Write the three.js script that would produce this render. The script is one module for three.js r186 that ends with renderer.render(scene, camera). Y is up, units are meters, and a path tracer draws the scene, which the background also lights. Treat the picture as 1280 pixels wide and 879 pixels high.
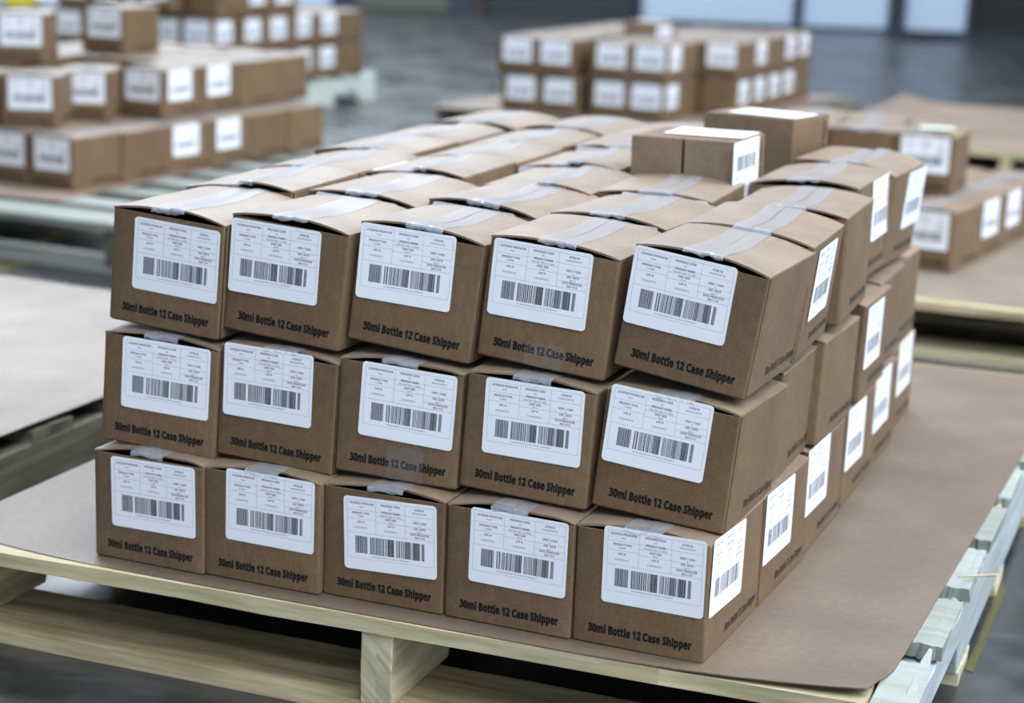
import * as THREE from 'three';
import { RectAreaLightUniformsLib } from 'three/addons/lights/RectAreaLightUniformsLib.js';
import { mergeGeometries, mergeVertices, toCreasedNormals } from 'three/addons/utils/BufferGeometryUtils.js';
import { RoundedBoxGeometry } from 'three/addons/geometries/RoundedBoxGeometry.js';

// ------------------------------------------------------------------ camera, light, exposure
const scene = new THREE.Scene();
scene.background = new THREE.Color(0x000000);
const DECK = 0.128;                                   // height of a loaded pallet's paper sheet above the floor
const camera = new THREE.PerspectiveCamera(2 * Math.atan(439.5 / 2403.9) * 180 / Math.PI, 1280 / 879, 0.1, 60);
camera.position.set(0.8828, 0.8111 + DECK, 1.9688);
camera.rotation.set(-0.2318, 0.3615, 0.0375, 'YXZ');
camera.focus = 2.16;
camera.userData.fStop = 3.6;
const renderer = new THREE.WebGLRenderer({ antialias: true });
renderer.toneMapping = THREE.LinearToneMapping;
renderer.toneMappingExposure = 3.5;
renderer.shadowMap.enabled = true;
renderer.shadowMap.type = THREE.PCFSoftShadowMap;
RectAreaLightUniformsLib.init();
const LAMP_COLOR = new THREE.Color().setRGB(0.86, 0.95, 1.08);
const LAMP_NITS = 13;                                 // every ceiling lamp; the lamps themselves are built with the ceiling
const ROOM_H = 5.6, ROOM_TURN = 0.30;                 // the hall stands at an angle to the pallets
const LAMPS = [];
for (const z of [1.4, 4.4, 7.4]) for (const x of [-8.2, -5.2, -2.2]) LAMPS.push([x, z]);
for (const z of [4.4, 7.4]) for (const x of [7.0, 10.2]) LAMPS.push([x, z]);
for (const z of [10.4, 13.4, 16.4, 19.4]) for (const x of [0.2, 3.8, 7.0, 10.2]) LAMPS.push([x, z]);

// ------------------------------------------------------------------ helpers
let seed = 12345;
const rnd = () => { seed = (seed + 0x6d2b79f5) | 0; let t = Math.imul(seed ^ (seed >>> 15), 1 | seed); t = (t + Math.imul(t ^ (t >>> 7), 61 | t)) ^ t; return ((t ^ (t >>> 14)) >>> 0) / 4294967296; };
const rr = (a, b) => a + (b - a) * rnd();
const used = {};
function numbered(name) { const n = used[name] ?? 0; used[name] = n + 1; return n ? name + '_' + String(n).padStart(3, '0') : name; }
function shadow(o) { o.traverse((m) => { if (m.isMesh) { m.castShadow = true; m.receiveShadow = true; } }); return o; }
function part(name, geometry, material, parent) { const m = new THREE.Mesh(geometry, material); m.name = name; m.castShadow = m.receiveShadow = true; parent.add(m); return m; }
function thing(name, label, category, p = [0, 0, 0], group) {
  const o = new THREE.Group(); o.name = numbered(name); o.position.set(...p); o.userData = { label, category };
  if (group) o.userData.group = group;
  scene.add(o); return o;
}
function single(name, geometry, material, label, category, p = [0, 0, 0], group) {
  const m = new THREE.Mesh(geometry, material); m.name = numbered(name); m.position.set(...p); m.castShadow = m.receiveShadow = true;
  m.userData = { label, category }; if (group) m.userData.group = group; scene.add(m); return m;
}
function struct(name, geometry, material, p = [0, 0, 0], turn = 0) {
  const m = new THREE.Mesh(geometry, material); m.name = name; m.position.set(...p); m.rotation.y = turn; m.castShadow = m.receiveShadow = true;
  m.userData = { kind: 'structure' }; scene.add(m); return m;
}
const ROOM_O = [-3.34, 0, -13.2];
const room = (x, y, z) => [ROOM_O[0] + x * Math.cos(ROOM_TURN) + z * Math.sin(ROOM_TURN), y, ROOM_O[2] - x * Math.sin(ROOM_TURN) + z * Math.cos(ROOM_TURN)];

// value noise that repeats, for textures
function tileNoise(n, s) { let k = s; const g = new Float32Array(n * n).map(() => { k = (Math.imul(k, 1664525) + 1013904223) | 0; return (k >>> 8) / 16777216; });
  return (u, v) => { const x = (u - Math.floor(u)) * n, y = (v - Math.floor(v)) * n, i = Math.floor(x) % n, j = Math.floor(y) % n, a = x - Math.floor(x), b = y - Math.floor(y), f = a * a * (3 - 2 * a), h = b * b * (3 - 2 * b), i2 = (i + 1) % n, j2 = (j + 1) % n;
    return (g[j * n + i] * (1 - f) + g[j * n + i2] * f) * (1 - h) + (g[j2 * n + i] * (1 - f) + g[j2 * n + i2] * f) * h; }; }
function paint(w, h, fn) {
  const c = document.createElement('canvas'); c.width = w; c.height = h; const x = c.getContext('2d'), d = x.createImageData(w, h);
  for (let j = 0; j < h; j++) for (let i = 0; i < w; i++) { const o = (j * w + i) * 4, p = fn(i / w, j / h, i, j); d.data[o] = p[0]; d.data[o + 1] = p[1]; d.data[o + 2] = p[2]; d.data[o + 3] = 255; }
  x.putImageData(d, 0, 0); return c;
}
function tex(c, srgb = true, rx = 1, ry = 1) { const t = new THREE.CanvasTexture(c); if (srgb) t.colorSpace = THREE.SRGBColorSpace; t.wrapS = t.wrapT = THREE.RepeatWrapping; t.magFilter = THREE.LinearFilter; t.repeat.set(rx, ry); t.anisotropy = 8; return t; }

// ------------------------------------------------------------------ materials
const W = 0.155, H = 0.1439, L = 0.2007, GAP = 0.004;
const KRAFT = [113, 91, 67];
function kraftFn(s, base = KRAFT, flute = true) {
  const a = tileNoise(6, s), b = tileNoise(40, s + 7), c = tileNoise(230, s + 13), f = tileNoise(64, s + 21);
  return (u, v) => { const k = 1 + (a(u, v) - .5) * .10 + (b(u, v * .7) - .5) * .06 + (c(u, v) - .5) * .13 + (flute ? (f(u, v * .03) - .5) * .05 : 0); const w = (b(v, u) - .5) * 5; return [base[0] * k + w, base[1] * k + w, base[2] * k + w]; };
}
const PX = 3000, ATLAS_W = 1728, ATLAS_H = 448;
function atlas(s) {
  const k = kraftFn(s), c = paint(ATLAS_W, ATLAS_H, (u, v) => k(u * ATLAS_W / ATLAS_H * .5, v * .5)), x = c.getContext('2d');
  const write = (cx, y) => {                                             // printed line of the case
    x.save(); x.translate(cx * PX, ATLAS_H - y * PX); x.font = 'bold 40px sans-serif'; x.textAlign = 'center'; x.textBaseline = 'alphabetic';
    const words = '30ml Bottle 12 Case Shipper', width = x.measureText(words).width; x.scale(0.1215 * PX / width, 1.0);
    x.fillStyle = x.strokeStyle = '#14110f'; x.lineWidth = 3.6; x.lineJoin = 'round'; x.globalAlpha = .95; x.strokeText(words, 0, 0); x.fillText(words, 0, 0); x.restore();
  };
  write(W / 2 + 0.002, 0.0150); write(W + 0.133, 0.0145);
  return tex(c);
}
const PAPERY = { roughness: 0.5, specularIntensity: 1, ior: 1.62, sheen: .22, sheenRoughness: .5, sheenColor: new THREE.Color().setRGB(1, .97, .93) };
const PRINTED = { roughness: .6, ior: 1.5, specularIntensity: .5 };
const atlases = [atlas(3), atlas(11)];
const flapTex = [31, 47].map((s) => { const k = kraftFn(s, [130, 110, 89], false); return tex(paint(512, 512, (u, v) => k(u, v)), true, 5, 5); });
const TINTS = [[1, 1, 1], [.95, .93, .90], [1.05, 1.03, 1.0], [.98, .99, 1.02]];
const bodyMats = TINTS.map((t, i) => { const m = new THREE.MeshPhysicalMaterial({ map: atlases[i % 2], ...PRINTED }); m.color.setRGB(...t); return m; });
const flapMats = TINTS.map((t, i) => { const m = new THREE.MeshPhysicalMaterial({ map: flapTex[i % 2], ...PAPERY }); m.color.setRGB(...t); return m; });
const tapeMat = new THREE.MeshPhysicalMaterial({ color: 0xb4b9c0, roughness: 0.3, transparent: true, opacity: 0.32, specularIntensity: 1, ior: 1.45 });
const tapeEndMat = new THREE.MeshPhysicalMaterial({ color: 0xc4c9d0, roughness: 0.05, transparent: true, opacity: 0.2, specularIntensity: 1, ior: 1.7 });

function shippingLabel(s) {
  const w = 1024, h = 762, c = document.createElement('canvas'); c.width = w; c.height = h; const x = c.getContext('2d');
  x.fillStyle = '#f1f2f4'; x.fillRect(0, 0, w, h);
  x.strokeStyle = '#8d97a3'; x.lineWidth = 2.5;
  const line = (a, b, p, q) => { x.beginPath(); x.moveTo(a * w, b * h); x.lineTo(p * w, q * h); x.stroke(); };
  line(.04, .045, .97, .045); line(.04, .045, .04, .84); line(.97, .045, .97, .84); line(.04, .84, .97, .84);
  line(.35, .045, .35, .49); line(.665, .045, .665, .49);
  line(.04, .18, .97, .18); line(.04, .30, .35, .30); line(.35, .24, .665, .24); line(.35, .32, .97, .32); line(.665, .40, .97, .40); line(.04, .49, .97, .49);
  const put = (t, u, v, size, bold, gray = '#1d2731') => { x.save(); x.translate(u * w, v * h); x.scale(.86, 1); x.font = (bold ? 'bold ' : '') + size + 'px sans-serif'; x.textAlign = 'center'; x.fillStyle = gray; x.fillText(t, 0, 0); x.restore(); };
  put('LICENSED PRODUCER', .195, .10, 31, true); put('Farm', .195, .145, 24);
  put('PROVINCE CODE', .505, .095, 31, true); put('ON', .505, .14, 22);
  put('GTIN(14)', .815, .10, 29, true); put('00628582000106', .815, .145, 24, false, '#4d5863');
  put('PRODUCT TYPE', .185, .235, 31, true); put('FLOWER', .185, .275, 23);
  put('PRODUCT NAME', .51, .19, 30, true); put('FIELD MIX 30ML X 12 UNITS', .51, .232, 22);
  put('UNIT SIZE', .51, .282, 30, true); put('30 ml', .51, .316, 22);
  put('UPC #', .185, .355, 31, true); put('628582000106', .185, .43, 25, false, '#4d5863');
  put('LOT #', .51, .368, 31, true); put('2100458300012', .51, .44, 25, false, '#4d5863');
  put('UNIT / CASE', .82, .275, 31, true); put('12', .82, .312, 22); put('EXP. DATE', .82, .355, 31, true); put('2022-11', .82, .393, 21);
  put('DATE PRODUCED', .82, .435, 30, true); put('2021-11-8', .82, .477, 28, true);
  // bar code
  let k = s; const r = () => { k = (Math.imul(k, 1664525) + 1013904223) | 0; return (k >>> 8) / 16777216; };
  let u = .125; const top = .535 * h, hh = .235 * h;
  const groups = [[.125, .255, '#2f3c49', .72], [.262, .275, '#fff', 0], [.285, .30, '#141c24', .9], [.305, .47, '#2b3743', .52], [.475, .545, '#161e27', .82], [.565, .66, '#4a5866', .55], [.66, .71, '#27323d', .75], [.71, .755, '#56646f', .5], [.755, .82, '#1a232c', .85], [.84, .87, '#2a3641', .7]];
  for (const [a, b, col, den] of groups) { u = a; x.fillStyle = col; while (u < b - .0015 && den) { const q = r(), bw = (q < .2 ? .0105 : q < .55 ? .0062 : .0036), gw = Math.max(.002, bw * (1 - den) / den * (.5 + r())); x.fillRect(u * w, top, Math.min(bw, b - u) * w, hh); u += bw + gw; } }
  put('(01) 00628582000106 (13) 211108 (10) 2100458300012', .50, .812, 20, false, '#4d5863');
  return tex(c);
}
const labelMats = [5, 77].map((s) => new THREE.MeshPhysicalMaterial({ map: shippingLabel(s), roughness: 0.42, ior: 1.5 }));

function woodFn(base, s, contrast) { const a = tileNoise(9, s), b = tileNoise(60, s + 5), c = tileNoise(200, s + 9);
  return (u, v) => { const g = Math.sin((v * 26 + a(u * .5, v) * 5 + a(u, v * .3) * 3) * 2.2) * .5 + .5; const k = 1 - contrast * (.35 * g + .5 * (b(u * .12, v) - .5) + .35 * (c(u * .2, v) - .5) + .5 * (a(u, v) - .5)); return [base[0] * k, base[1] * k, base[2] * k * (1 - .05 * g)]; }; }
function woodMat(base, s, contrast, rough = .7) { return new THREE.MeshPhysicalMaterial({ map: tex(paint(512, 512, woodFn(base, s, contrast)), true, 1, 1), roughness: rough, ior: 1.5 }); }
const pine = [woodMat([196, 180, 146], 3, .30), woodMat([182, 164, 130], 17, .34), woodMat([203, 190, 158], 29, .26)];
const greyWood = [woodMat([112, 108, 92], 41, .4), woodMat([98, 96, 84], 43, .42)];
const white = [woodMat([150, 154, 150], 51, .12, .65), woodMat([136, 141, 134], 57, .16, .65)];
const whiteFar = [woodMat([196, 204, 198], 53, .14, .6), woodMat([180, 190, 184], 59, .18, .6)];
const whiteCracked = (() => { const c = paint(1024, 512, woodFn([158, 166, 169], 52, .16)), x = c.getContext('2d'); seed = 4242;
  for (let i = 0; i < 16; i++) { x.strokeStyle = ['#5b4a3a', '#6f6252', '#463a30'][i % 3]; x.lineWidth = rr(1.5, 5); x.globalAlpha = rr(.45, .9); let u = rr(0, 900), v = rr(10, 500); x.beginPath(); x.moveTo(u, v); for (let k = 0; k < 6; k++) { u += rr(14, 40); v += rr(-4, 4); x.lineTo(u, v); } x.stroke(); }
  return new THREE.MeshPhysicalMaterial({ map: tex(c), roughness: .65 }); })();
function paperMat(base, s, k = 1) { const a = tileNoise(5, s), b = tileNoise(17, s + 3), c = tileNoise(220, s + 9); return new THREE.MeshPhysicalMaterial({ map: tex(paint(768, 768, (u, v) => { const q = 1 + (a(u, v) - .5) * .16 * k + (b(u, v) - .5) * .12 * k + (c(u, v) - .5) * .10; return base.map((t) => t * q); }), true, 1, 1), roughness: .5, ior: 1.55 }); }
const sheetMats = [paperMat([109, 93, 76], 61), paperMat([128, 114, 98], 67), paperMat([134, 115, 97], 71)];

// ------------------------------------------------------------------ the hall
const concrete = (() => {
  const a = tileNoise(7, 81), b = tileNoise(34, 83), c = tileNoise(160, 85), d = tileNoise(500, 87), e = tileNoise(12, 89);
  const col = paint(1024, 1024, (u, v) => { const sc = Math.max(0, b(u * .5 + a(u, v) * .3, v * 2) - .72) * 1.6; const k = .78 + (a(u, v) - .5) * .34 + (b(u, v) - .5) * .26 + (c(u, v) - .5) * .24 + (d(u, v) - .5) * .22 + sc; return [44 * k, 49 * k, 49 * k]; });
  const rough = paint(512, 512, (u, v) => { const k = 92 + (e(u, v) - .5) * 50 + (b(u, v) - .5) * 40; return [k, k, k]; });
  const m = new THREE.MeshPhysicalMaterial({ map: tex(col, true, 11, 12), roughnessMap: tex(rough, false, 11, 12), roughness: 1, ior: 2.1 });
  return m;
})();
const wallPaint = new THREE.MeshStandardMaterial({ color: 0xdfe5ea, roughness: .75 });
const greyWall = new THREE.MeshStandardMaterial({ color: 0x959da4, roughness: .8 });
const ceilingPaint = new THREE.MeshStandardMaterial({ color: 0xe6e9ec, roughness: .85 });
const RX0 = -10.5, RX1 = 11.5, RZ1 = 22;
const mid = (RX0 + RX1) / 2, span = RX1 - RX0;
struct('floor', new THREE.BoxGeometry(span + .6, .2, RZ1 + .6), concrete, room(mid, -.1, RZ1 / 2), ROOM_TURN);
struct('ceiling', new THREE.BoxGeometry(span + .6, .2, RZ1 + .6), ceilingPaint, room(mid, ROOM_H + .1, RZ1 / 2), ROOM_TURN);
struct('wall_back', new THREE.BoxGeometry(span + .6, ROOM_H, .3), wallPaint, room(mid, ROOM_H / 2, -.15), ROOM_TURN);
struct('wall_front', new THREE.BoxGeometry(span + .6, ROOM_H, .3), wallPaint, room(mid, ROOM_H / 2, RZ1 + .15), ROOM_TURN);
struct('wall_left', new THREE.BoxGeometry(.3, ROOM_H, RZ1), greyWall, room(RX0 - .15, ROOM_H / 2, RZ1 / 2), ROOM_TURN);
struct('wall_right', new THREE.BoxGeometry(.3, ROOM_H, RZ1), greyWall, room(RX1 + .15, ROOM_H / 2, RZ1 / 2), ROOM_TURN);
// doors, posts and cladding along the far wall
const doorWhite = new THREE.MeshStandardMaterial({ color: 0xaab8c8, roughness: .5 });
const darkFrame = new THREE.MeshStandardMaterial({ color: 0x1b242c, roughness: .7 });
const blackCurtain = new THREE.MeshStandardMaterial({ color: 0x15181a, roughness: .85 });
const olive = new THREE.MeshStandardMaterial({ color: 0x4c5347, roughness: .8 });
const navy = new THREE.MeshStandardMaterial({ color: 0x1c2c38, roughness: .6 });
const maroon = new THREE.MeshStandardMaterial({ color: 0x2c1d20, roughness: .6 });
const shade = new THREE.MeshStandardMaterial({ color: 0x262c2c, roughness: .85 });
function door(n, x0, x1, m, height = 2.9) {
  const g = new THREE.Group(); g.name = 'door_' + n; g.position.set(...room((x0 + x1) / 2, 0, .02)); g.rotation.y = ROOM_TURN; g.userData = { kind: 'structure' }; scene.add(g);
  const w = x1 - x0, n2 = 5;
  for (let i = 0; i < n2; i++) { const b = new RoundedBoxGeometry(w - .01, height / n2 - .012, .05, 2, .008); b.translate(0, .02 + height / n2 * (i + .5), .025); part('door_panel', b, m, g); }
  const s = new THREE.BoxGeometry(w, .03, .06); s.translate(0, .015, .03); part('bottom_seal', s, darkFrame, g);
}
door(1, -.48, .735, doorWhite); door(2, .80, 1.485, doorWhite); door(3, 1.61, 2.1, doorWhite); door(4, 2.14, 6.6, blackCurtain, 4.6); door(5, -2.8, -2.02, olive); door(6, -1.72, -.52, shade); door(7, -4.6, -2.98, doorWhite);
let trims = 0;
for (const [x0, x1, m, h] of [[.735, .80, darkFrame, 3], [1.485, 1.61, darkFrame, 3], [2.1, 2.14, darkFrame, 3], [-2.02, -1.85, navy, 4], [-1.85, -1.72, maroon, 3], [-.52, -.48, darkFrame, 3], [-2.98, -2.8, navy, 3]]) {
  struct('trim_' + (++trims), new RoundedBoxGeometry(x1 - x0, h, .1, 2, .006), m, room((x0 + x1) / 2, h / 2, .05), ROOM_TURN);
}
struct('trim_' + (++trims), new THREE.BoxGeometry(5.7, .004, .22), darkFrame, room(2.37, .002, .19), ROOM_TURN);

// ceiling lamps: housing, glowing diffuser and the light just below it
const housingMat = new THREE.MeshStandardMaterial({ color: 0xc8ccd0, roughness: .5, metalness: .3 });
const glowMat = new THREE.MeshStandardMaterial({ color: 0xffffff, roughness: .6, emissive: LAMP_COLOR, emissiveIntensity: 2 });
const housing = new RoundedBoxGeometry(1.9, .09, .6, 2, .02), diffuser = new THREE.BoxGeometry(1.8, .02, .5);
for (const [x, z] of LAMPS) {
  const p = room(x, ROOM_H - .05, z), t = thing('ceiling_lamp', 'long white ceiling lamp over the warehouse floor', 'lamp', p, 'ceiling lamps of the hall');
  t.rotation.y = ROOM_TURN; part('housing', housing, housingMat, t); const d = part('diffuser', diffuser, glowMat, t); d.position.y = -.05;
  const l = new THREE.RectAreaLight(LAMP_COLOR, LAMP_NITS, 1.8, .5); l.name = 'lamp_light'; l.position.set(0, -.075, 0); l.rotation.x = -Math.PI / 2; t.add(l);
}

// ------------------------------------------------------------------ geometry tools
function gridGeo(nu, nv, fn, closed = false) {          // fn(u,v) -> [x,y,z,s,t]
  const pos = [], uv = [], idx = [];
  for (let j = 0; j <= nv; j++) for (let i = 0; i <= nu; i++) { const p = fn(i / nu, j / nv, i, j); pos.push(p[0], p[1], p[2]); uv.push(p[3] ?? i / nu, p[4] ?? j / nv); }
  for (let j = 0; j < nv; j++) for (let i = 0; i < nu; i++) { const a = j * (nu + 1) + i, b = a + 1, c = a + nu + 1, d = c + 1; idx.push(a, b, d, a, d, c); }
  const g = new THREE.BufferGeometry(); g.setAttribute('position', new THREE.Float32BufferAttribute(pos, 3)); g.setAttribute('uv', new THREE.Float32BufferAttribute(uv, 2)); g.setIndex(idx); g.computeVertexNormals(); return g;
}
function slab(nu, nv, top, thick) {                      // a bent sheet with thickness: top(u,v) -> [x,y,z,s,t]
  const up = gridGeo(nu, nv, top), low = gridGeo(nu, nv, (u, v) => { const p = top(u, v); return [p[0], p[1] - thick, p[2], p[3], p[4]]; });
  const rev = low.index.array; for (let i = 0; i < rev.length; i += 3) { const k = rev[i]; rev[i] = rev[i + 1]; rev[i + 1] = k; } low.computeVertexNormals();
  const rim = []; for (let i = 0; i < nu; i++) rim.push([i / nu, 0]); for (let j = 0; j < nv; j++) rim.push([1, j / nv]); for (let i = nu; i > 0; i--) rim.push([i / nu, 1]); for (let j = nv; j > 0; j--) rim.push([0, j / nv]); rim.push([0, 0]);
  const side = gridGeo(rim.length - 1, 1, (u, v, i) => { const p = top(...rim[i]); return [p[0], p[1] - thick * (1 - v), p[2], p[3], p[4] + v * .002]; });
  return mergeGeometries([up, low, side].map((g) => g.toNonIndexed()));
}
function flipIfNeeded(g, out) {                          // makes the faces look away from the point out
  const p = g.attributes.position, n = g.attributes.normal; let s = 0;
  for (let i = 0; i < p.count; i++) s += (p.getX(i) - out[0]) * n.getX(i) + (p.getY(i) - out[1]) * n.getY(i) + (p.getZ(i) - out[2]) * n.getZ(i);
  if (s < 0) { const x = g.index.array; for (let i = 0; i < x.length; i += 3) { const k = x[i]; x[i] = x[i + 1]; x[i + 1] = k; } g.computeVertexNormals(); }
  return g;
}

// ------------------------------------------------------------------ the carton: walls, two top flaps, tape
function cartonGeos({ bl = .005, br = .005, groove = false, seam = .0012, shift = 0, s = 1, flat = false, lite = false }) {
  seed = 1000 + s * 77;
  const T = .0024, hw = H - T - (flat ? .0072 : .0034);
  // outline seen from above, starting at the middle of the back, [x, z, s-coordinate, region]
  const r = .0028, loop = [], hx = W / 2; let acc = 0;
  const pts = [];
  const arc = (cx, cz, a0) => { for (let i = 0; i <= 3; i++) { const a = a0 + i / 3 * Math.PI / 2; pts.push([cx + r * Math.cos(a), cz + r * Math.sin(a)]); } };
  arc(-hx + r, -r, Math.PI / 2); pts.reverse();                           // front left corner, from the left side to the front
  const fl = pts.splice(0).map((p) => [p[0], p[1]]);
  const nBulge = 4, out = rr(.0004, .0014);
  const chain = [...fl];
  for (let i = 1; i < nBulge; i++) chain.push([-hx + W * i / nBulge, 0]);
  arc(hx - r, -r, 0); pts.reverse(); const fr = pts.splice(0); fr.sort((a, b) => b[1] - a[1]); chain.push(...fr);
  if (groove) chain.push([hx, -.0028], [hx - .0015, -.0029], [hx - .009, -.0032], [hx - .009, -.0160], [hx - .0012, -.0160], [hx - .0012, -.0068], [hx + .0004, -.0066]);
  for (let i = 1; i < nBulge; i++) chain.push([hx, -L * i / nBulge]);
  arc(hx - r, -L + r, -Math.PI / 2); const bk = pts.splice(0); bk.sort((a, b) => b[1] - a[1]); chain.push(...bk);
  arc(-hx + r, -L + r, Math.PI); const bk2 = pts.splice(0); bk2.sort((a, b) => a[1] - b[1]); chain.push(...bk2);
  for (let i = nBulge - 1; i > 0; i--) chain.push([-hx, -L * i / nBulge]);
  chain.push(chain[0]);
  const atU = (x, z, i) => {                                            // where on the printed sheet
    const f = i / (chain.length - 1);
    if (z > -r * .8 && x < hx - r * .2) return (x + hx);
    if (x > hx - .003 && z > -L + r * .5) return W + .001 - Math.min(0, z);
    if (z < -L + r) return W + L + .01 + (hx - x);
    return W + L + .01 - z * .95;
  };
  const ys = [0, .0022, H * .3, H * .6, hw];
  const rows = [];
  ys.forEach((y, k) => rows.push({ y, inset: k === 0 ? .002 : 0, bulge: Math.sin(Math.PI * Math.min(1, y / H)) * out }));
  rows.push({ y: hw, inset: T, bulge: 0 }, { y: hw - .075, inset: T, bulge: 0 });
  const nu = chain.length - 1;
  const bodyA = gridGeo(nu, rows.length - 1, (u, v, i, j) => {
    let [x, z] = chain[i]; const R = rows[j], cz = -L / 2; const px = x, pz = z;
    const edge = Math.min(1, Math.min(hx - Math.abs(px), 0) + 1);
    if (Math.abs(z) < 1e-6 && Math.abs(x) < hx - .006) z += R.bulge * (1 - (x / hx) ** 2);
    if (Math.abs(x - hx) < 1e-6 && z < -.01 && z > -L + .01) x += R.bulge * .9 * (1 - ((z - cz) / (L / 2)) ** 2);
    if (Math.abs(x + hx) < 1e-6 && z < -.01 && z > -L + .01) x -= R.bulge * .9 * (1 - ((z - cz) / (L / 2)) ** 2);
    x -= Math.sign(x) * Math.min(R.inset, Math.abs(x)); z += (z > cz ? -1 : 1) * R.inset;
    return [x, R.y, z, atU(px, pz, i) * PX / ATLAS_W, Math.min(R.y, hw) * PX / ATLAS_H];
  });
  flipIfNeeded(bodyA, [0, H / 2, -L / 2]);
  const bottom = gridGeo(1, 1, (u, v) => [(u - .5) * (W - .004), .0001, -.002 - v * (L - .004), (W + L + .02 + u * .12) * PX / ATLAS_W, (.02 + v * .1) * PX / ATLAS_H]); flipIfNeeded(bottom, [0, 1, -L / 2]);
  const inner = gridGeo(1, 1, (u, v) => [(u - .5) * (W - 2 * T), hw - .07, -T - v * (L - 2 * T), (W + L + .02 + u * .12) * PX / ATLAS_W, (.02 + v * .1) * PX / ATLAS_H]); flipIfNeeded(inner, [0, 0, -L / 2]);
  const body = toCreasedNormals(mergeGeometries([bodyA, bottom, inner]), .6);
  // flaps
  const wob = rr(-1, 1), wob2 = rr(-1, 1);
  const lift = (x, zf) => {                                            // height of the flaps' top, zf 0 front .. 1 back
    const side = x < shift ? -1 : 1, s1 = Math.min(1, Math.max(0, side < 0 ? (x + hx) / (hx + shift) : (hx - x) / (hx - shift))), B = side < 0 ? bl : br;
    return hw + T + B * (1 - (1 - s1) ** 2.4) * (.72 + .28 * Math.cos(zf * Math.PI * 2) + .08 * wob * Math.sin(zf * 5 + wob2));
  };
  const n1 = lite ? 4 : 8, n2 = lite ? 3 : 8;
  const flap = (side) => toCreasedNormals(slab(n1, n2, (u, v) => {
    const x = side < 0 ? -hx + u * (hx + shift - seam / 2) : hx - u * (hx - shift - seam / 2);
    const z = -.0004 - v * (L - .0008) - Math.max(0, 1 - v * n2) * (flat ? .0135 : .0026) * (1 - (1 - u) ** 3) * (.75 + .25 * Math.sin(x * 60 + wob * 3));
    return [x, lift(side < 0 ? x : x, v), z, x + .5, z + s * .13];
  }, T), .7);
  const flapL = flap(-1), flapR = flap(1);
  // tape along the seam, with its torn ends folded over the rims
  const tw = .023, t0 = shift + rr(-.002, .002), down = flat ? .004 : rr(.003, .006);
  const tape = gridGeo(lite ? 3 : 8, lite ? 6 : 26, (u, v, i, j) => {
    const x = t0 + (u - .5) * 2 * tw, nj = lite ? 6 : 26, k = j / nj;
    if (j === 0) return [x, lift(x, 0) - down + rr(-.002, .002), .0016 + rr(0, .0012), u, k];
    if (j === nj) return [x, lift(x, 1) - down, -L - .0012, u, k];
    const zf = (j - 1) / (nj - 2); return [x, lift(x, zf) + .0006 + rr(0, .0007), -zf * L - (j === 1 ? -.0008 : 0), u, k];
  });
  flipIfNeeded(tape, [0, 0, -L / 2]);
  let end = null;
  if (!lite) { const e = gridGeo(13, 3, (u, v, i, j) => { const x = t0 + (u - .5) * 2 * tw * rr(.94, 1.0); return [x, lift(x, 0) + .0008 - v * down + rr(-.0016, .0016), .0008 + rr(0, .0030) * Math.sin(v * 3) - (v < .1 ? .004 : 0), u, v]; }); flipIfNeeded(e, [0, H - .01, -.05]); end = toCreasedNormals(e, .1); }
  return { body, flapL, flapR, tape, end };
}
const labelShape = (w, h, r) => { const s = new THREE.Shape(), a = -w / 2, b = -h / 2; s.moveTo(a + r, b); s.lineTo(a + w - r, b); s.absarc(a + w - r, b + r, r, -Math.PI / 2, 0); s.lineTo(a + w, b + h - r); s.absarc(a + w - r, b + h - r, r, 0, Math.PI / 2); s.lineTo(a + r, b + h); s.absarc(a + r, b + h - r, r, Math.PI / 2, Math.PI); s.lineTo(a, b + r); s.absarc(a + r, b + r, r, Math.PI, Math.PI * 1.5); return s; };
const LW = .119, LH = .0885;
const labelGeo = (() => { const g = new THREE.ExtrudeGeometry(labelShape(LW, LH, .0048), { depth: .0003, bevelEnabled: false, curveSegments: 5 }); const p = g.attributes.position, u = g.attributes.uv; for (let i = 0; i < p.count; i++) u.setXY(i, p.getX(i) / LW + .5, p.getY(i) / LH + .5); return g; })();

function makeCarton(opts, tint) {
  const g = cartonGeos(opts), o = new THREE.Group();
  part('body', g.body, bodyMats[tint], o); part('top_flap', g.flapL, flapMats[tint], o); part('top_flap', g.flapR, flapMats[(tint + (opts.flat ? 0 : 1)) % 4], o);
  if (opts.bare) return o;
  const t = part('packing_tape', g.tape, tapeMat, o); if (g.end) part('torn_tape_end', g.end, tapeEndMat, t);
  return o;
}
const tops = [
  makeCarton({ bl: .0070, br: .0095, groove: true, s: 1 }, 0), makeCarton({ bl: .0072, br: .0085, groove: false, s: 2 }, 1), makeCarton({ bl: .0082, br: .0085, groove: true, seam: .0028, s: 3 }, 0),
  makeCarton({ bl: .0062, br: .0068, s: 4, seam: .0022 }, 2), makeCarton({ bl: .0078, br: .009, groove: true, s: 5, seam: .0016 }, 3), makeCarton({ bl: .0055, br: .0105, s: 6, groove: true }, 2)];
const flats = [makeCarton({ bl: .0042, br: .0048, flat: true, s: 7 }, 0), makeCarton({ bl: .0036, br: .005, flat: true, groove: true, s: 8 }, 1), makeCarton({ bl: .005, br: .0036, flat: true, s: 9 }, 3)];
const distant = [makeCarton({ bl: .005, br: .006, lite: true, s: 10 }, 0), makeCarton({ bl: .003, br: .004, lite: true, s: 11 }, 1), makeCarton({ bl: .004, br: .003, lite: true, s: 12 }, 2)];
const bare = [makeCarton({ bl: .001, br: .001, seam: .0042, flat: true, bare: true, s: 13 }, 0), makeCarton({ bl: .001, br: .001, seam: .001, flat: true, bare: true, s: 14 }, 1)];
let labelCount = 0;
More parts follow.
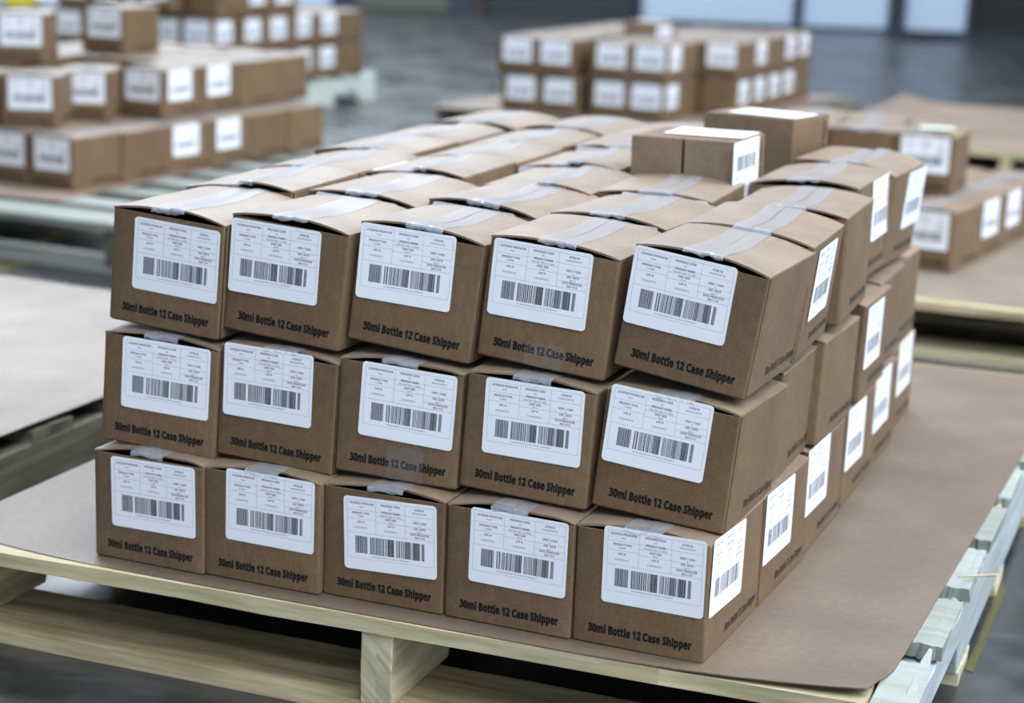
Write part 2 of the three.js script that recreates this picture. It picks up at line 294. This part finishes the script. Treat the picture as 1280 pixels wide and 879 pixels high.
function addLabel(o, where, a, y, turn = 0) {           // where: front, side, back; a along the face, y height of the centre
  const m = part('shipping_label', labelGeo, labelMats[labelCount++ % 2], o);
  if (where === 'front') { m.position.set(a, y, .0016); m.rotation.z = turn; }
  if (where === 'side') { m.position.set(W / 2 + .0015, y, a); m.rotation.set(0, Math.PI / 2, 0); m.rotateZ(turn); }
  if (where === 'back') { m.position.set(a, y, -L - .0016); m.rotation.set(0, Math.PI, 0); m.rotateZ(turn); }
  return m;
}
function carton(proto, p, e, label, group, front, side) {
  const o = proto.clone(); o.name = numbered('shipping_carton'); o.position.set(p[0], p[1] + DECK, p[2]); o.rotation.set(e[0], e[1], e[2], 'YXZ');
  o.userData = { label, category: 'box' }; if (group) o.userData.group = group; scene.add(o);
  if (front) addLabel(o, 'front', front[0], front[1], (front[2] ?? 0) * Math.PI / 180);
  if (side) addLabel(o, 'side', side[0], side[1], (side[2] ?? 0) * Math.PI / 180);
  return o;
}

// ------------------------------------------------------------------ the main stack: three tiers, six rows deep, five across
// tier, row (from the front), column (from the left): sideways, forward, up in mm, then turn, pitch, roll in mrad
const POSE = {
  '011': [7, 40, 0, -31, 1, 0], '012': [3, 40, 0, -25, 0, 0], '013': [0, 34, 0, -20, 0, -1], '014': [-1, 38, 0, -32, 0, -1], '015': [-3, 41, 0, -47, -4, 0],
  '025': [7, 49, 0, -51, -1, 0], '035': [14, 41, 0, -22, 0, 0], '045': [16, 22, 0, -14, 0, 0], '055': [14, 47, 0, -21, 0, 0], '065': [6, 34, 0, -10, 0, 0],
  '111': [2, 12, -5, 35, -8, -51], '112': [0, 6, -4, -13, -11, -42], '113': [-1, 3, -1, 13, -27, -25], '114': [-2, 2, 0, 0, -19, -48], '115': [0, 3, -1, -28, -45, -73],
  '125': [2, -6, -4, -6, -13, -38], '135': [15, 20, -2, -25, -18, -24], '145': [20, -18, -1, 2, -27, -16], '155': [8, 10, -1, 2, -10, -16], '165': [1, 30, -2, -6, -20, -14],
  '211': [0, -7, -4, -29, -4, -63], '212': [-2, -13, 0, -13, -20, -73], '213': [-1, -24, 3, 23, -42, -93], '214': [2, -29, 2, 2, -18, -89], '215': [6, -31, 5, -31, -14, -140],
  '221': [-4, -6, 1, 6, 0, 46], '222': [-8, -24, 1, -53, -2, -46], '223': [-12, -46, 0, -119, -4, -59], '224': [-2, -46, -1, -84, -3, -37], '225': [16, -14, 5, 28, -9, -105],
  '231': [-9, -8, 1, -14, 0, 42], '232': [-21, -31, 4, 2, -2, 38], '233': [1, -23, 1, 2, -1, 6], '234': [1, -36, 4, 32, -2, -13], '235': [22, -32, 0, 20, -3, -12],
  '241': [-25, -5, 3, 0, 0, 38], '242': [-19, -16, 3, 1, -1, 31], '243': [-23, -27, 3, -5, -1, 51], '245': [-5, -65, 3, -21, 6, 28],
  '251': [-24, 16, 2, -1, 1, 30], '252': [-24, -7, 3, 1, 0, 36], '253': [-28, -44, 5, -3, -2, -22], '255': [-5, -62, 7, -56, -6, -86],
  '261': [-22, -19, 3, -28, -1, 1], '262': [-31, -53, 2, -119, -2, -22], '263': [-28, -55, 3, -20, 0, 0],
};
const FRONT = { '211': [14, 89, 0], '212': [-16, 93, 1], '213': [-15, 98, 2], '214': [-12, 96, 1], '215': [-17, 97, 1], '111': [8.5, 91.5, .5], '112': [-12, 97, 1], '113': [11, 91.4, -1.2], '114': [6, 91.6, 1.3], '115': [-12.5, 98, -.9], '011': [8, 89, .7], '012': [12, 95.4, -.4], '013': [9.5, 85, 2.1], '014': [11.6, 93.5, -.6], '015': [15, 97.7, .2],
  '221': [6, 90, 1], '222': [-6, 97, 0], '223': [-10, 96, 1], '224': [8, 98, 0], '231': [2, 98, 1], '232': [-16, 92, 0], '233': [0, 94, 0], '234': [14, 98, -1], '241': [6, 94, 0], '243': [-14, 97, 0], '242': [-10, 90, 0], '253': [-8, 98, 0], '251': [0, 98, 0] };
const SIDE = { '015': [-66, 93.5, -3], '025': [-70, 92.5, -1.5], '035': [-47, 97, -1.5], '045': [-63, 93, -2], '055': [-84, 97, 0], '065': [-113, 98, 0], '225': [-98, 87, 0], '245': [-152, 95, 0], '255': [-150, 92, 0], '145': [-77, 87, 0], '231': [-100, 96, 0] };
const nth = ['', 'first', 'second', 'third', 'fourth', 'fifth', 'sixth'], tierWord = ['bottom', 'middle', 'top'];
const across = ['', 'leftmost', 'second from left', 'middle', 'fourth from left', 'rightmost'];
const KIND = { '211': 0, '212': 1, '213': 2, '214': 3, '215': 4, '221': 5, '222': 1, '223': 2, '224': 4, '225': 2, '231': 0, '232': 5, '233': 5, '234': 3, '235': 2, '241': 1, '245': 4, '255': 5 };
const made = {};
for (let l = 0; l < 3; l++) for (let r = 1; r <= 6; r++) for (let c = 1; c <= 5; c++) {
  const key = '' + l + r + c;
  if (['244', '254', '264', '265'].includes(key)) continue;                       // two spare cartons stand upright in these gaps
  const hidden = l < 2 && r > 1 && c < 5;
  const q = POSE[key] ?? [0, l ? -10 : 38, l ? -2 : 0, -10, 0, l ? -15 : 0];
  const p = [(c - 3) * (W + GAP) + q[0] / 1000, l * (H + .001) + q[2] / 1000, -(r - 1) * (L + GAP) + q[1] / 1000];
  let label;
  if (hidden) label = 'brown shipping carton buried inside the nearest stack, hidden by its neighbours';
  else if (r === 1) label = { '215': 'rolled-over brown carton at the top right front corner of the nearest stack', '213': 'labelled carton in the middle of the top front row, nearest stack, glossy torn tape' }[key] ?? `brown carton with white barcode label, ${tierWord[l]} tier of nearest stack, front row, ${across[c]}`;
  else if (l === 2) label = `taped carton on top of nearest stack, ${nth[r]} row back from front, ${across[c]}`;
  else label = `carton${SIDE[key] ? ' with side label' : ' with bare side'}, ${tierWord[l]} tier of nearest stack, ${nth[r]} along right side`;
  const proto = l === 2 ? tops[KIND[key] ?? (r * 2 + c) % 6] : flats[(r + c + l) % 3];
  const f = FRONT[key], s = SIDE[key];
  made[key] = carton(proto, p, [q[4] / 1000, q[3] / 1000, q[5] / 1000], label, hidden ? 'cartons hidden inside the nearest stack' : 'cartons of the nearest stack', f && !hidden ? [f[0] / 1000, f[1] / 1000, f[2]] : null, s && [s[0] / 1000, s[1] / 1000, s[2]]);
}
// clear tails of the bottom tape that come up the front of a few cartons
const tailMat = new THREE.MeshPhysicalMaterial({ color: 0xb9bec4, roughness: 0.06, transparent: true, opacity: 0.09, ior: 1.6 });
function tapeTail(o, x, h, s) {
  seed = s * 53; const g = gridGeo(9, 7, (u, v) => [x + (u - .5) * .046 + (v > .9 ? rr(-.002, .002) : 0), .001 + v * h + (v > .9 ? rr(-.004, .002) : 0), .0019 + rr(0, .0016) * Math.sin(u * 9 + v * 4) ** 2, u, v]);
  flipIfNeeded(g, [x, h / 2, -.1]); part('tape_tail', toCreasedNormals(g, .15), tailMat, o);
}
tapeTail(made['113'], .012, .040, 1); tapeTail(made['214'], .004, .030, 2);
// the two spare cartons standing on end
function standing(fx, fy, fz, turn, roll, label, proto) {
  // local carton: back face up, lid towards the camera; (fx,fy,fz) is the upper front right corner
  const o = proto.clone(); o.name = numbered('shipping_carton'); scene.add(o); o.userData = { label, category: 'box' };
  const R = new THREE.Matrix4().makeRotationFromEuler(new THREE.Euler(0, turn, roll, 'YXZ')).multiply(new THREE.Matrix4().makeRotationX(Math.PI / 2));
  const corner = new THREE.Vector3(W / 2, H, -L).applyMatrix4(R);
  o.quaternion.setFromRotationMatrix(R); o.position.set(fx - corner.x, fy + DECK - corner.y, fz - corner.z);
  return o;
}
const sp1 = standing(.222, .492, -.62, -.05, .015, 'upright spare carton on the stack, seam facing out, white label folded over its edge', bare[0]);
addLabel(sp1, 'back', .014, .052, Math.PI); addLabel(sp1, 'side', -L + .044, H - .050, Math.PI / 2);
const sp2 = standing(.224, .492, -.955, -.20, .0, 'upright spare carton behind the other on the stack, white label lying on top', bare[1]);
addLabel(sp2, 'back', .016, H - .064, Math.PI);

// ------------------------------------------------------------------ pallets
function board(len, thick, wide, s, jitter = .0012, axis = 'x') {
  seed = s * 31 + 7; const n = 10, g = new RoundedBoxGeometry(len, thick, wide, 1, .0022), b = new THREE.BoxGeometry(len, thick, wide, n, 1, 2);
  const p = b.attributes.position, uv = b.attributes.uv, nm = b.attributes.normal, off = rr(0, 1), hash = {};
  for (let i = 0; i < p.count; i++) {
    const x = p.getX(i), y = p.getY(i), z = p.getZ(i), k = [x.toFixed(4), y.toFixed(4), z.toFixed(4)].join();
    const j = hash[k] ??= [rr(-1, 1), rr(-1, 1), rr(-1, 1)];
    const side = Math.abs(nm.getY(i)) > .5 ? z : Math.abs(nm.getZ(i)) > .5 ? y : z + y;
    uv.setXY(i, (Math.abs(nm.getX(i)) > .5 ? y * 1.0 + off : x * .9 + off), side * 2.4 + off * 3.7);
    p.setXYZ(i, x + (Math.abs(Math.abs(x) - len / 2) < 1e-4 ? j[0] * jitter * 1.5 : 0), y + j[1] * jitter * .25, z + j[2] * jitter);
  }
  g.dispose(); b.computeVertexNormals(); const c = toCreasedNormals(b, .5);
  if (axis === 'z') c.rotateY(-Math.PI / 2); return c;
}
function stringerGeo(len, height, thick, notched, s, damage) {
  seed = s * 17 + 3; const sh = new THREE.Shape(), h2 = len / 2;
  sh.moveTo(-h2, 0);
  const notch = (a, b, d) => { sh.lineTo(a, 0); sh.lineTo(a + .01, d); sh.lineTo(b - .012, d + .004); sh.lineTo(b, 0); };
  if (notched) { notch(-h2 + .17, -h2 + .40, .04); notch(h2 - .40, h2 - .17, .04); }
  sh.lineTo(h2, 0); sh.lineTo(h2 + .002, height * .5); sh.lineTo(h2, height);
  if (damage) for (let i = 1; i < 26; i++) sh.lineTo(h2 - len * i / 26, height - (rnd() < .35 ? rr(0, .009) : rr(0, .002)));
  sh.lineTo(-h2, height);
  const g = new THREE.ExtrudeGeometry(sh, { depth: thick, bevelEnabled: true, bevelThickness: .0015, bevelSize: .0015, bevelSegments: 1, bevelOffset: -.0015 });
  g.translate(0, 0, -thick / 2); g.rotateY(-Math.PI / 2);                       // along z
  const p = g.attributes.position, uv = g.attributes.uv, n = g.attributes.normal; for (let i = 0; i < p.count; i++) uv.setXY(i, Math.abs(n.getZ(i)) > .7 ? p.getX(i) + s : p.getZ(i) * .9 + s * .37, (p.getY(i) + p.getX(i)) * 2.4 + s * .11);
  return g;
}
function pallet({ x0, x1, zf, zb, turn = 0, mats, sides, notched = true, label, lean = 0, s = 1, damage = false }) {
  const cx = (x0 + x1) / 2, cz = (zf + zb) / 2, wx = x1 - x0, wz = zf - zb, t = .018;
  const o = thing('wooden_pallet', label, 'pallet', [cx, 0, cz], 'wooden pallets on the floor'); o.rotation.y = turn;
  const M = (i) => mats[(i * 7 + s) % mats.length], place = (m, x, y, z) => { m.position.set(x, y, z); return m; };
  const top = DECK - .002;
  const rows = 8, wide = damage ? .182 : .125;
  for (let i = 0; i < rows; i++) { const w = i === 0 || i === rows - 1 ? .14 : wide - .02, z = wz / 2 - w / 2 - (wz - w) * i / (rows - 1); const m = place(part('deck_board', board(wx + (damage ? -.046 : rr(-.008, .008)), t, w, s * 20 + i, damage ? .0025 : .0014), M(i), o), damage ? -.023 : 0, top - t / 2, z); m.rotation.y = i === 0 ? lean : rr(-.006, .006);
    if (damage) { const e = part('painted_end', board(.0465, t, w, s * 60 + i, .003), white[i % 2], m); e.position.x = wx / 2; } }
  const sh = top - 2 * t;
  [-wx / 2 + .022, 0, wx / 2 - .022].forEach((x, i) => place(part('stringer', stringerGeo(wz - .01, sh, .037, notched, s * 3 + i, damage && i === 2), sides?.[i] ?? M(i + 3), o), x, t, 0));
  [0, .27, .5, .73, 1].forEach((f, i) => { const w = i === 0 || i === 4 ? .14 : .1, z = wz / 2 - w / 2 - (wz - w) * f - (i === 0 ? .008 : 0); place(part('bottom_board', board(wx, t, w, s * 40 + i), M(i + 1), o), 0, t / 2, z); });
  return o;
}
const mainPallet = pallet({ x0: -.60, x1: .622, zf: .074, zb: -1.545, mats: pine, sides: [pine[1], pine[2], whiteCracked], label: 'pale pine pallet under the nearest stack, with a splintered white right side', lean: .012, s: 3, damage: true });
// torn white ends of the deck boards, splinters
for (let i = 0; i < 7; i++) {
  seed = 900 + i * 13; const len = rr(.09, .2), g = new THREE.BoxGeometry(rr(.010, .016), rr(.007, .010), len, 1, 1, 8), p = g.attributes.position, h = {};
  for (let k = 0; k < p.count; k++) { const z = p.getZ(k) / len, taper = 1 - Math.max(0, Math.abs(z) - .25) * 2.6; const j = h[z.toFixed(3)] ??= [rr(-1, 1), rr(-1, 1)]; p.setXYZ(k, p.getX(k) * taper + j[0] * .002, p.getY(k) * taper + j[1] * .0015, p.getZ(k)); }
  const m = part('torn_edge', toCreasedNormals(g, .5), [white[0], white[1], white[0], pine[1]][i % 4], mainPallet); m.position.set(.604 + rr(-.004, .004), DECK - .006 + rr(-.003, .002), .70 - i * .215); m.rotation.y = rr(-.03, .03); m.rotation.z = rr(-.3, .3);
}
{ const g = new THREE.CylinderGeometry(.0012, .002, .07, 5); g.rotateZ(1.2); const m = part('splinter', g, pine[1], mainPallet); m.position.set(.618, DECK + .004, .352); m.rotation.y = .9; m.rotation.x = .3; }
pallet({ x0: -1.98, x1: -.775, zf: .22, zb: -1.31, turn: 0.0, mats: greyWood, sides: [greyWood[1], greyWood[0], greyWood[0]], label: 'weathered grey pallet left of the nearest stack, covered by an empty paper sheet', s: 5 });
pallet({ x0: -2.98, x1: -1.62, zf: -2.06, zb: -3.62, turn: -.06, mats: white, sides: [greyWood[1], greyWood[0], greyWood[1]], label: 'white painted pallet with gaps between boards, under the left rear stack', s: 7 });
pallet({ x0: -4.25, x1: -2.95, zf: -4.66, zb: -6.2, turn: -.04, mats: whiteFar, sides: [whiteFar[0], whiteFar[1], whiteFar[0]], label: 'white painted pallet with a notched side, under the farthest left stack', s: 9 });
pallet({ x0: -2.06, x1: -.80, zf: -4.98, zb: -6.62, turn: -.08, mats: greyWood, label: 'pine pallet under the middle rear stack, mostly hidden', s: 11 });
pallet({ x0: -.62, x1: .66, zf: -2.14, zb: -3.72, turn: -.02, mats: pine, label: 'pine pallet with light front edge under the right rear stack', s: 13 });
pallet({ x0: -.56, x1: .78, zf: -4.99, zb: -6.52, turn: -.03, mats: pine, label: 'empty pine pallet at far right under a bare paper sheet', s: 15 });

// paper slip sheets on the pallets
function sheet(pts, y, m, label, hFn, s) {                // pts: front left, front right, back right, back left
  const [a, b, c, d] = pts; seed = s * 91; const w = tileNoise(9, s * 5 + 1);
  const g = slab(26, 30, (u, v) => { const x = (a[0] * (1 - u) + b[0] * u) * (1 - v) + (d[0] * (1 - u) + c[0] * u) * v, z = (a[1] * (1 - u) + b[1] * u) * (1 - v) + (d[1] * (1 - u) + c[1] * u) * v; const e = hFn ? hFn(u, v) : [0, 0, 0]; return [x + e[0], e[1] + (w(u * .5, v * .5) - .5) * .0006, z + e[2], x * .8, z * .8]; }, .0016);
  return single('paper_sheet', toCreasedNormals(g, .6), m, label, 'paper sheet', [0, y, 0], 'paper sheets on the pallets');
}
sheet([[-.62, .068], [.585, .072], [.628, -1.53], [-.60, -1.53]], DECK, sheetMats[0], 'brown paper sheet under the nearest stack, its front right corner lifting', (u, v) => {
  const f = Math.max(0, 1 - v * 14), l = Math.max(0, 1 - u * 4), r = Math.max(0, (u - .72) / .28);
  return [-f * r * r * .012, f * (r ** 1.6) * .011 - f * .0004, -l * l * f * .034 - r ** 3 * f * .02];
}, 1);
sheet([[-1.96, .16], [-.79, .16], [-.772, -1.29], [-1.95, -1.31]], DECK + .012, sheetMats[1], 'bare pale paper sheet on the grey pallet at left', (u, v) => [0, .004 * Math.sin(u * 3 + v * 2) , 0], 2);
sheet([[-2.93, -2.20], [-1.985, -2.24], [-1.95, -3.5], [-2.9, -3.5]], DECK, sheetMats[2], 'brown paper sheet under the left rear stack, front edge showing', null, 3);
sheet([[-2.13, -4.99], [-.98, -5.09], [-.82, -6.60], [-2.0, -6.60]], DECK, sheetMats[2], 'brown paper sheet under the middle rear stack', null, 4);
sheet([[-.60, -2.19], [.65, -2.17], [.68, -3.68], [-.58, -3.68]], DECK, sheetMats[1], 'brown paper sheet under the right rear stack', null, 5);
sheet([[-.57, -5.02], [.80, -4.96], [.82, -6.62], [-.56, -6.60]], DECK, sheetMats[2], 'bare brown paper sheet on the empty pallet at far right, left end curling', (u, v) => [0, Math.max(0, .12 - u) ** 1 * .25, 0], 6);

// ------------------------------------------------------------------ stacks behind
function frame(o, turn) { return (fromRight, y, back) => { const x = -fromRight, z = -back; return [o[0] + x * Math.cos(turn) + z * Math.sin(turn), y, o[1] - x * Math.sin(turn) + z * Math.cos(turn)]; }; }
const TIER = H + .0016, PITCH = L + .004, STEP = W + .004;
let pick = 0;
const slipGeo = new RoundedBoxGeometry(.085, .055, .0006, 1, .0002), slipMat = new THREE.MeshStandardMaterial({ color: 0xd3dccb, roughness: .5 });
function far(p, turn, label, group, front, side, roll = 0) {      // p is the front right lower corner
  const t = turn; return carton(distant[pick++ % 3], [p[0] - W / 2 * Math.cos(t), p[1], p[2] + W / 2 * Math.sin(t)], [0, t, roll], label, group, front ? [.006, .094, 0] : null, side ? [-.085, .094, 0] : null);
}
const fromRightW = ['rightmost', 'second from right', 'third from right', 'fourth from right', 'fifth from right'];
function block(name, at, turn, tier, cols, rows, o = {}) {
  for (let c = 0; c < cols; c++) for (let r = 0; r < rows; r++) {
    if (o.skip?.(c, r)) continue;
    seed = tier * 999 + c * 37 + r * 11 + at[0] * 100 | 0;
    const vis = o.visible ? o.visible(c, r) : (c === 0 || r === 0 || o.top);
    const T = ['bottom', 'second', 'third'][tier];
    const label = !vis ? `brown carton buried inside the ${name}` : r === 0 ? `labelled carton of the ${name}, ${T} tier, front row, ${fromRightW[c]}` : c === 0 ? `carton of the ${name}, ${T} tier, ${nth[r + 1]} along its right side` : `carton of the ${name}, ${T} tier, ${nth[r + 1]} row back, ${fromRightW[c]}`;
    const p = frame(at, turn)(c * STEP + rr(-.004, .004), tier * TIER, r * PITCH + rr(-.004, .004));
    const made = far(p, turn + rr(-.025, .025), label, vis ? `cartons of the ${name}` : `cartons hidden inside the ${name}`, o.front?.(c, r), o.side?.(c, r));
    if (o.lying?.(c, r)) { const m = part('paper_slip', slipGeo, slipMat, made); m.position.set(.012, H + .0065, -.10); m.rotation.set(-Math.PI / 2, 0, .3, 'YXZ'); }
  }
}
// left rear stack
const LR = 'left rear stack', LRG = 'cartons of the left rear stack';
block(LR, [-2.04, -2.395], -.11, 0, 4, 6, { front: (c, r) => r === 0, side: (c, r) => c === 0 && (r === 2 || r === 3), visible: (c, r) => c === 0 || (r === 0 && c < 2) });
block(LR, [-2.07, -2.90], -.06, 1, 5, 4, { skip: (c, r) => r === 0 && (c === 1 || c === 2), front: (c, r) => r === 0, side: (c, r) => c === 0 && r < 2, top: true });
far([-2.185, TIER, -2.53], .36, 'turned carton on the left rear stack with bright label and bare right strip', LRG, true);
far([-2.160, TIER, -2.755], .36, 'turned carton on the left rear stack wedged behind another turned one', LRG, true);
far([-2.345, TIER, -2.46], .28, 'turned carton at left edge of the photo, second tier of left rear stack', LRG, true);
far([-2.46, TIER, -2.74], .30, 'carton under the top one at the left edge, left rear stack', LRG, false);
far([-2.413, 2 * TIER, -3.235], -.02, 'single carton lying on top of the left rear stack, label facing out', LRG, true);
far([-2.40, 2 * TIER, -2.80], .42, 'top carton of the left rear stack cut by the left photo edge', LRG, true);
// farthest left stack
const FL = 'farthest left stack';
block(FL, [-3.03, -4.86], -.07, 0, 5, 6, { front: (c, r) => r === 0, side: (c, r) => c === 0 && r > 2 && r < 5, visible: (c, r) => c === 0 });
block(FL, [-3.03, -4.86], -.07, 1, 5, 6, { front: (c, r) => r === 0, side: (c, r) => c === 0 && r < 5, visible: (c, r) => c < 3 || r === 0 });
block(FL, [-3.03, -4.90], -.07, 2, 5, 3, { front: (c, r) => r === 0 && c !== 0 && c !== 1, side: (c, r) => c === 0 && (r === 1 || r === 2), visible: (c, r) => c === 0 || r === 0, skip: (c, r) => c === 1 && r === 0 });
far([-3.20, 2 * TIER + .014, -4.84], .0, 'tipped carton with slanting label on top of the farthest left stack', 'cartons of the farthest left stack', true, false, .14);
// middle rear stack
const MR = 'middle rear stack';
for (const tier of [0, 1]) {
  block(MR, [-1.19, -5.05], -.06, tier, 2, 6, { skip: (c, r) => tier === 1 && c === 1 && r === 2, front: (c, r) => r === 0, side: (c, r) => c === 0 && r === 0, visible: (c, r) => r === 0 || tier === 1, top: tier === 1 });
  [2, 3].forEach((c) => { for (let r = 0; r < 6; r++) far(frame([-1.205 - tier * .018, -5.02], -.05)(c * STEP + .022, tier * TIER, r * PITCH), -.05 + (tier ? .03 : -.02), r && !tier ? 'brown carton buried inside the middle rear stack' : `carton of the middle rear stack, ${['bottom', 'second'][tier]} tier, ${nth[r + 1]} row back, ${c === 3 ? 'leftmost' : 'second from left'}`, r && !tier ? 'cartons hidden inside the middle rear stack' : 'cartons of the middle rear stack', r === 0, false); });
  for (let r = 0; r < 5; r++) far(frame([-1.010, -5.42], -.06)(0, tier * TIER, r * PITCH), -.06, `carton in the set-back right column of the middle rear stack, ${['bottom', 'second'][tier]} tier, ${nth[r + 1]} row`, 'cartons of the middle rear stack', r === 0 && tier === 1, tier ? r > 0 && r !== 2 : r < 4);
}
const sp3 = standing(-1.365, TIER + L, -5.475, -.2, 0, 'single carton standing up from top of middle rear stack, white label on side', bare[1]);
addLabel(sp3, 'side', -L + .062, H - .06, Math.PI / 2); addLabel(sp3, 'back', .01, .06, Math.PI); sp3.userData.group = 'cartons of the middle rear stack';
// right rear stack
const RR = 'right rear stack';
block(RR, [.2735, -2.50], -.15, 0, 4, 4, { front: (c, r) => r === 0, side: (c, r) => c === 0 && r > 0, visible: (c, r) => c === 0 });
block(RR, [.228, -2.74], -.02, 1, 4, 1, { front: (c, r) => c === 0, lying: (c) => c === 0, visible: (c, r) => c < 2 });
block('right rear inner row', [.05, -2.97], .04, 1, 2, 1, { visible: () => true, front: () => false });

// ------------------------------------------------------------------ floor marks and small things far off
const yellowPaint = new THREE.MeshStandardMaterial({ color: 0x4c4719, roughness: .7 });
function tapePiece(cx, cz, w, len, s, label) {
  seed = s * 7; const sh = new THREE.Shape(), n = 12; const e = (i, side) => [side * w / 2 + rr(-1, 1) * w * .16, -len / 2 + len * i / n + rr(-.3, .3) * len / n];
  for (let i = 0; i <= n; i++) { const q = e(i, 1); i ? sh.lineTo(...q) : sh.moveTo(...q); } for (let i = n; i >= 0; i--) sh.lineTo(...e(i, -1));
  const g = new THREE.ExtrudeGeometry(sh, { depth: .0006, bevelEnabled: false }); g.rotateX(-Math.PI / 2);
  return single('floor_tape', g, yellowPaint, label, 'floor tape', [cx, .0003, cz]);
}
tapePiece(.629, -.56, .011, .34, 3, 'worn yellow floor tape strip along the nearest pallet right edge');
tapePiece(.618, -.24, .035, .07, 5, 'torn yellow floor tape scrap below the nearest pallet notch');
tapePiece(-2.02, -1.96, .22, .16, 9, 'faded yellow floor marking between the grey and white pallets');
tapePiece(-2.10, -2.30, .05, .6, 11, 'thin yellow floor line beside the white pallet at left');
{ // yellow post far away
  const p = new THREE.Vector3(-7.75, 0, -10.25), t = thing('bollard', 'yellow bollard post far off at the top left', 'bollard', p.toArray());
  const g = new THREE.LatheGeometry([[0, 0], [.11, 0], [.11, .95], [.085, 1.02], [0, 1.05]].map((q) => new THREE.Vector2(...q)), 20); part('post', g, new THREE.MeshStandardMaterial({ color: 0xd6c21c, roughness: .5 }), t);
  const b = new THREE.CylinderGeometry(.15, .16, .03, 20); b.translate(0, .015, 0); part('base_plate', b, darkFrame, t);
}
{ const p = room(1.75, 0, .9), t = thing('dock_plate', 'dark steel dock plate lying on the floor before the far doors', 'dock plate', p); t.rotation.y = ROOM_TURN + .5;
  const g = new RoundedBoxGeometry(.6, .02, .3, 2, .004); g.translate(0, .012, 0); part('plate', g, darkFrame, t); const h = new RoundedBoxGeometry(.5, .05, .05, 2, .008); h.translate(0, .04, -.12); part('lip', h, darkFrame, t); }

scene.traverse((o) => { if (o.isRectAreaLight) o.castShadow = true; });
renderer.render(scene, camera);
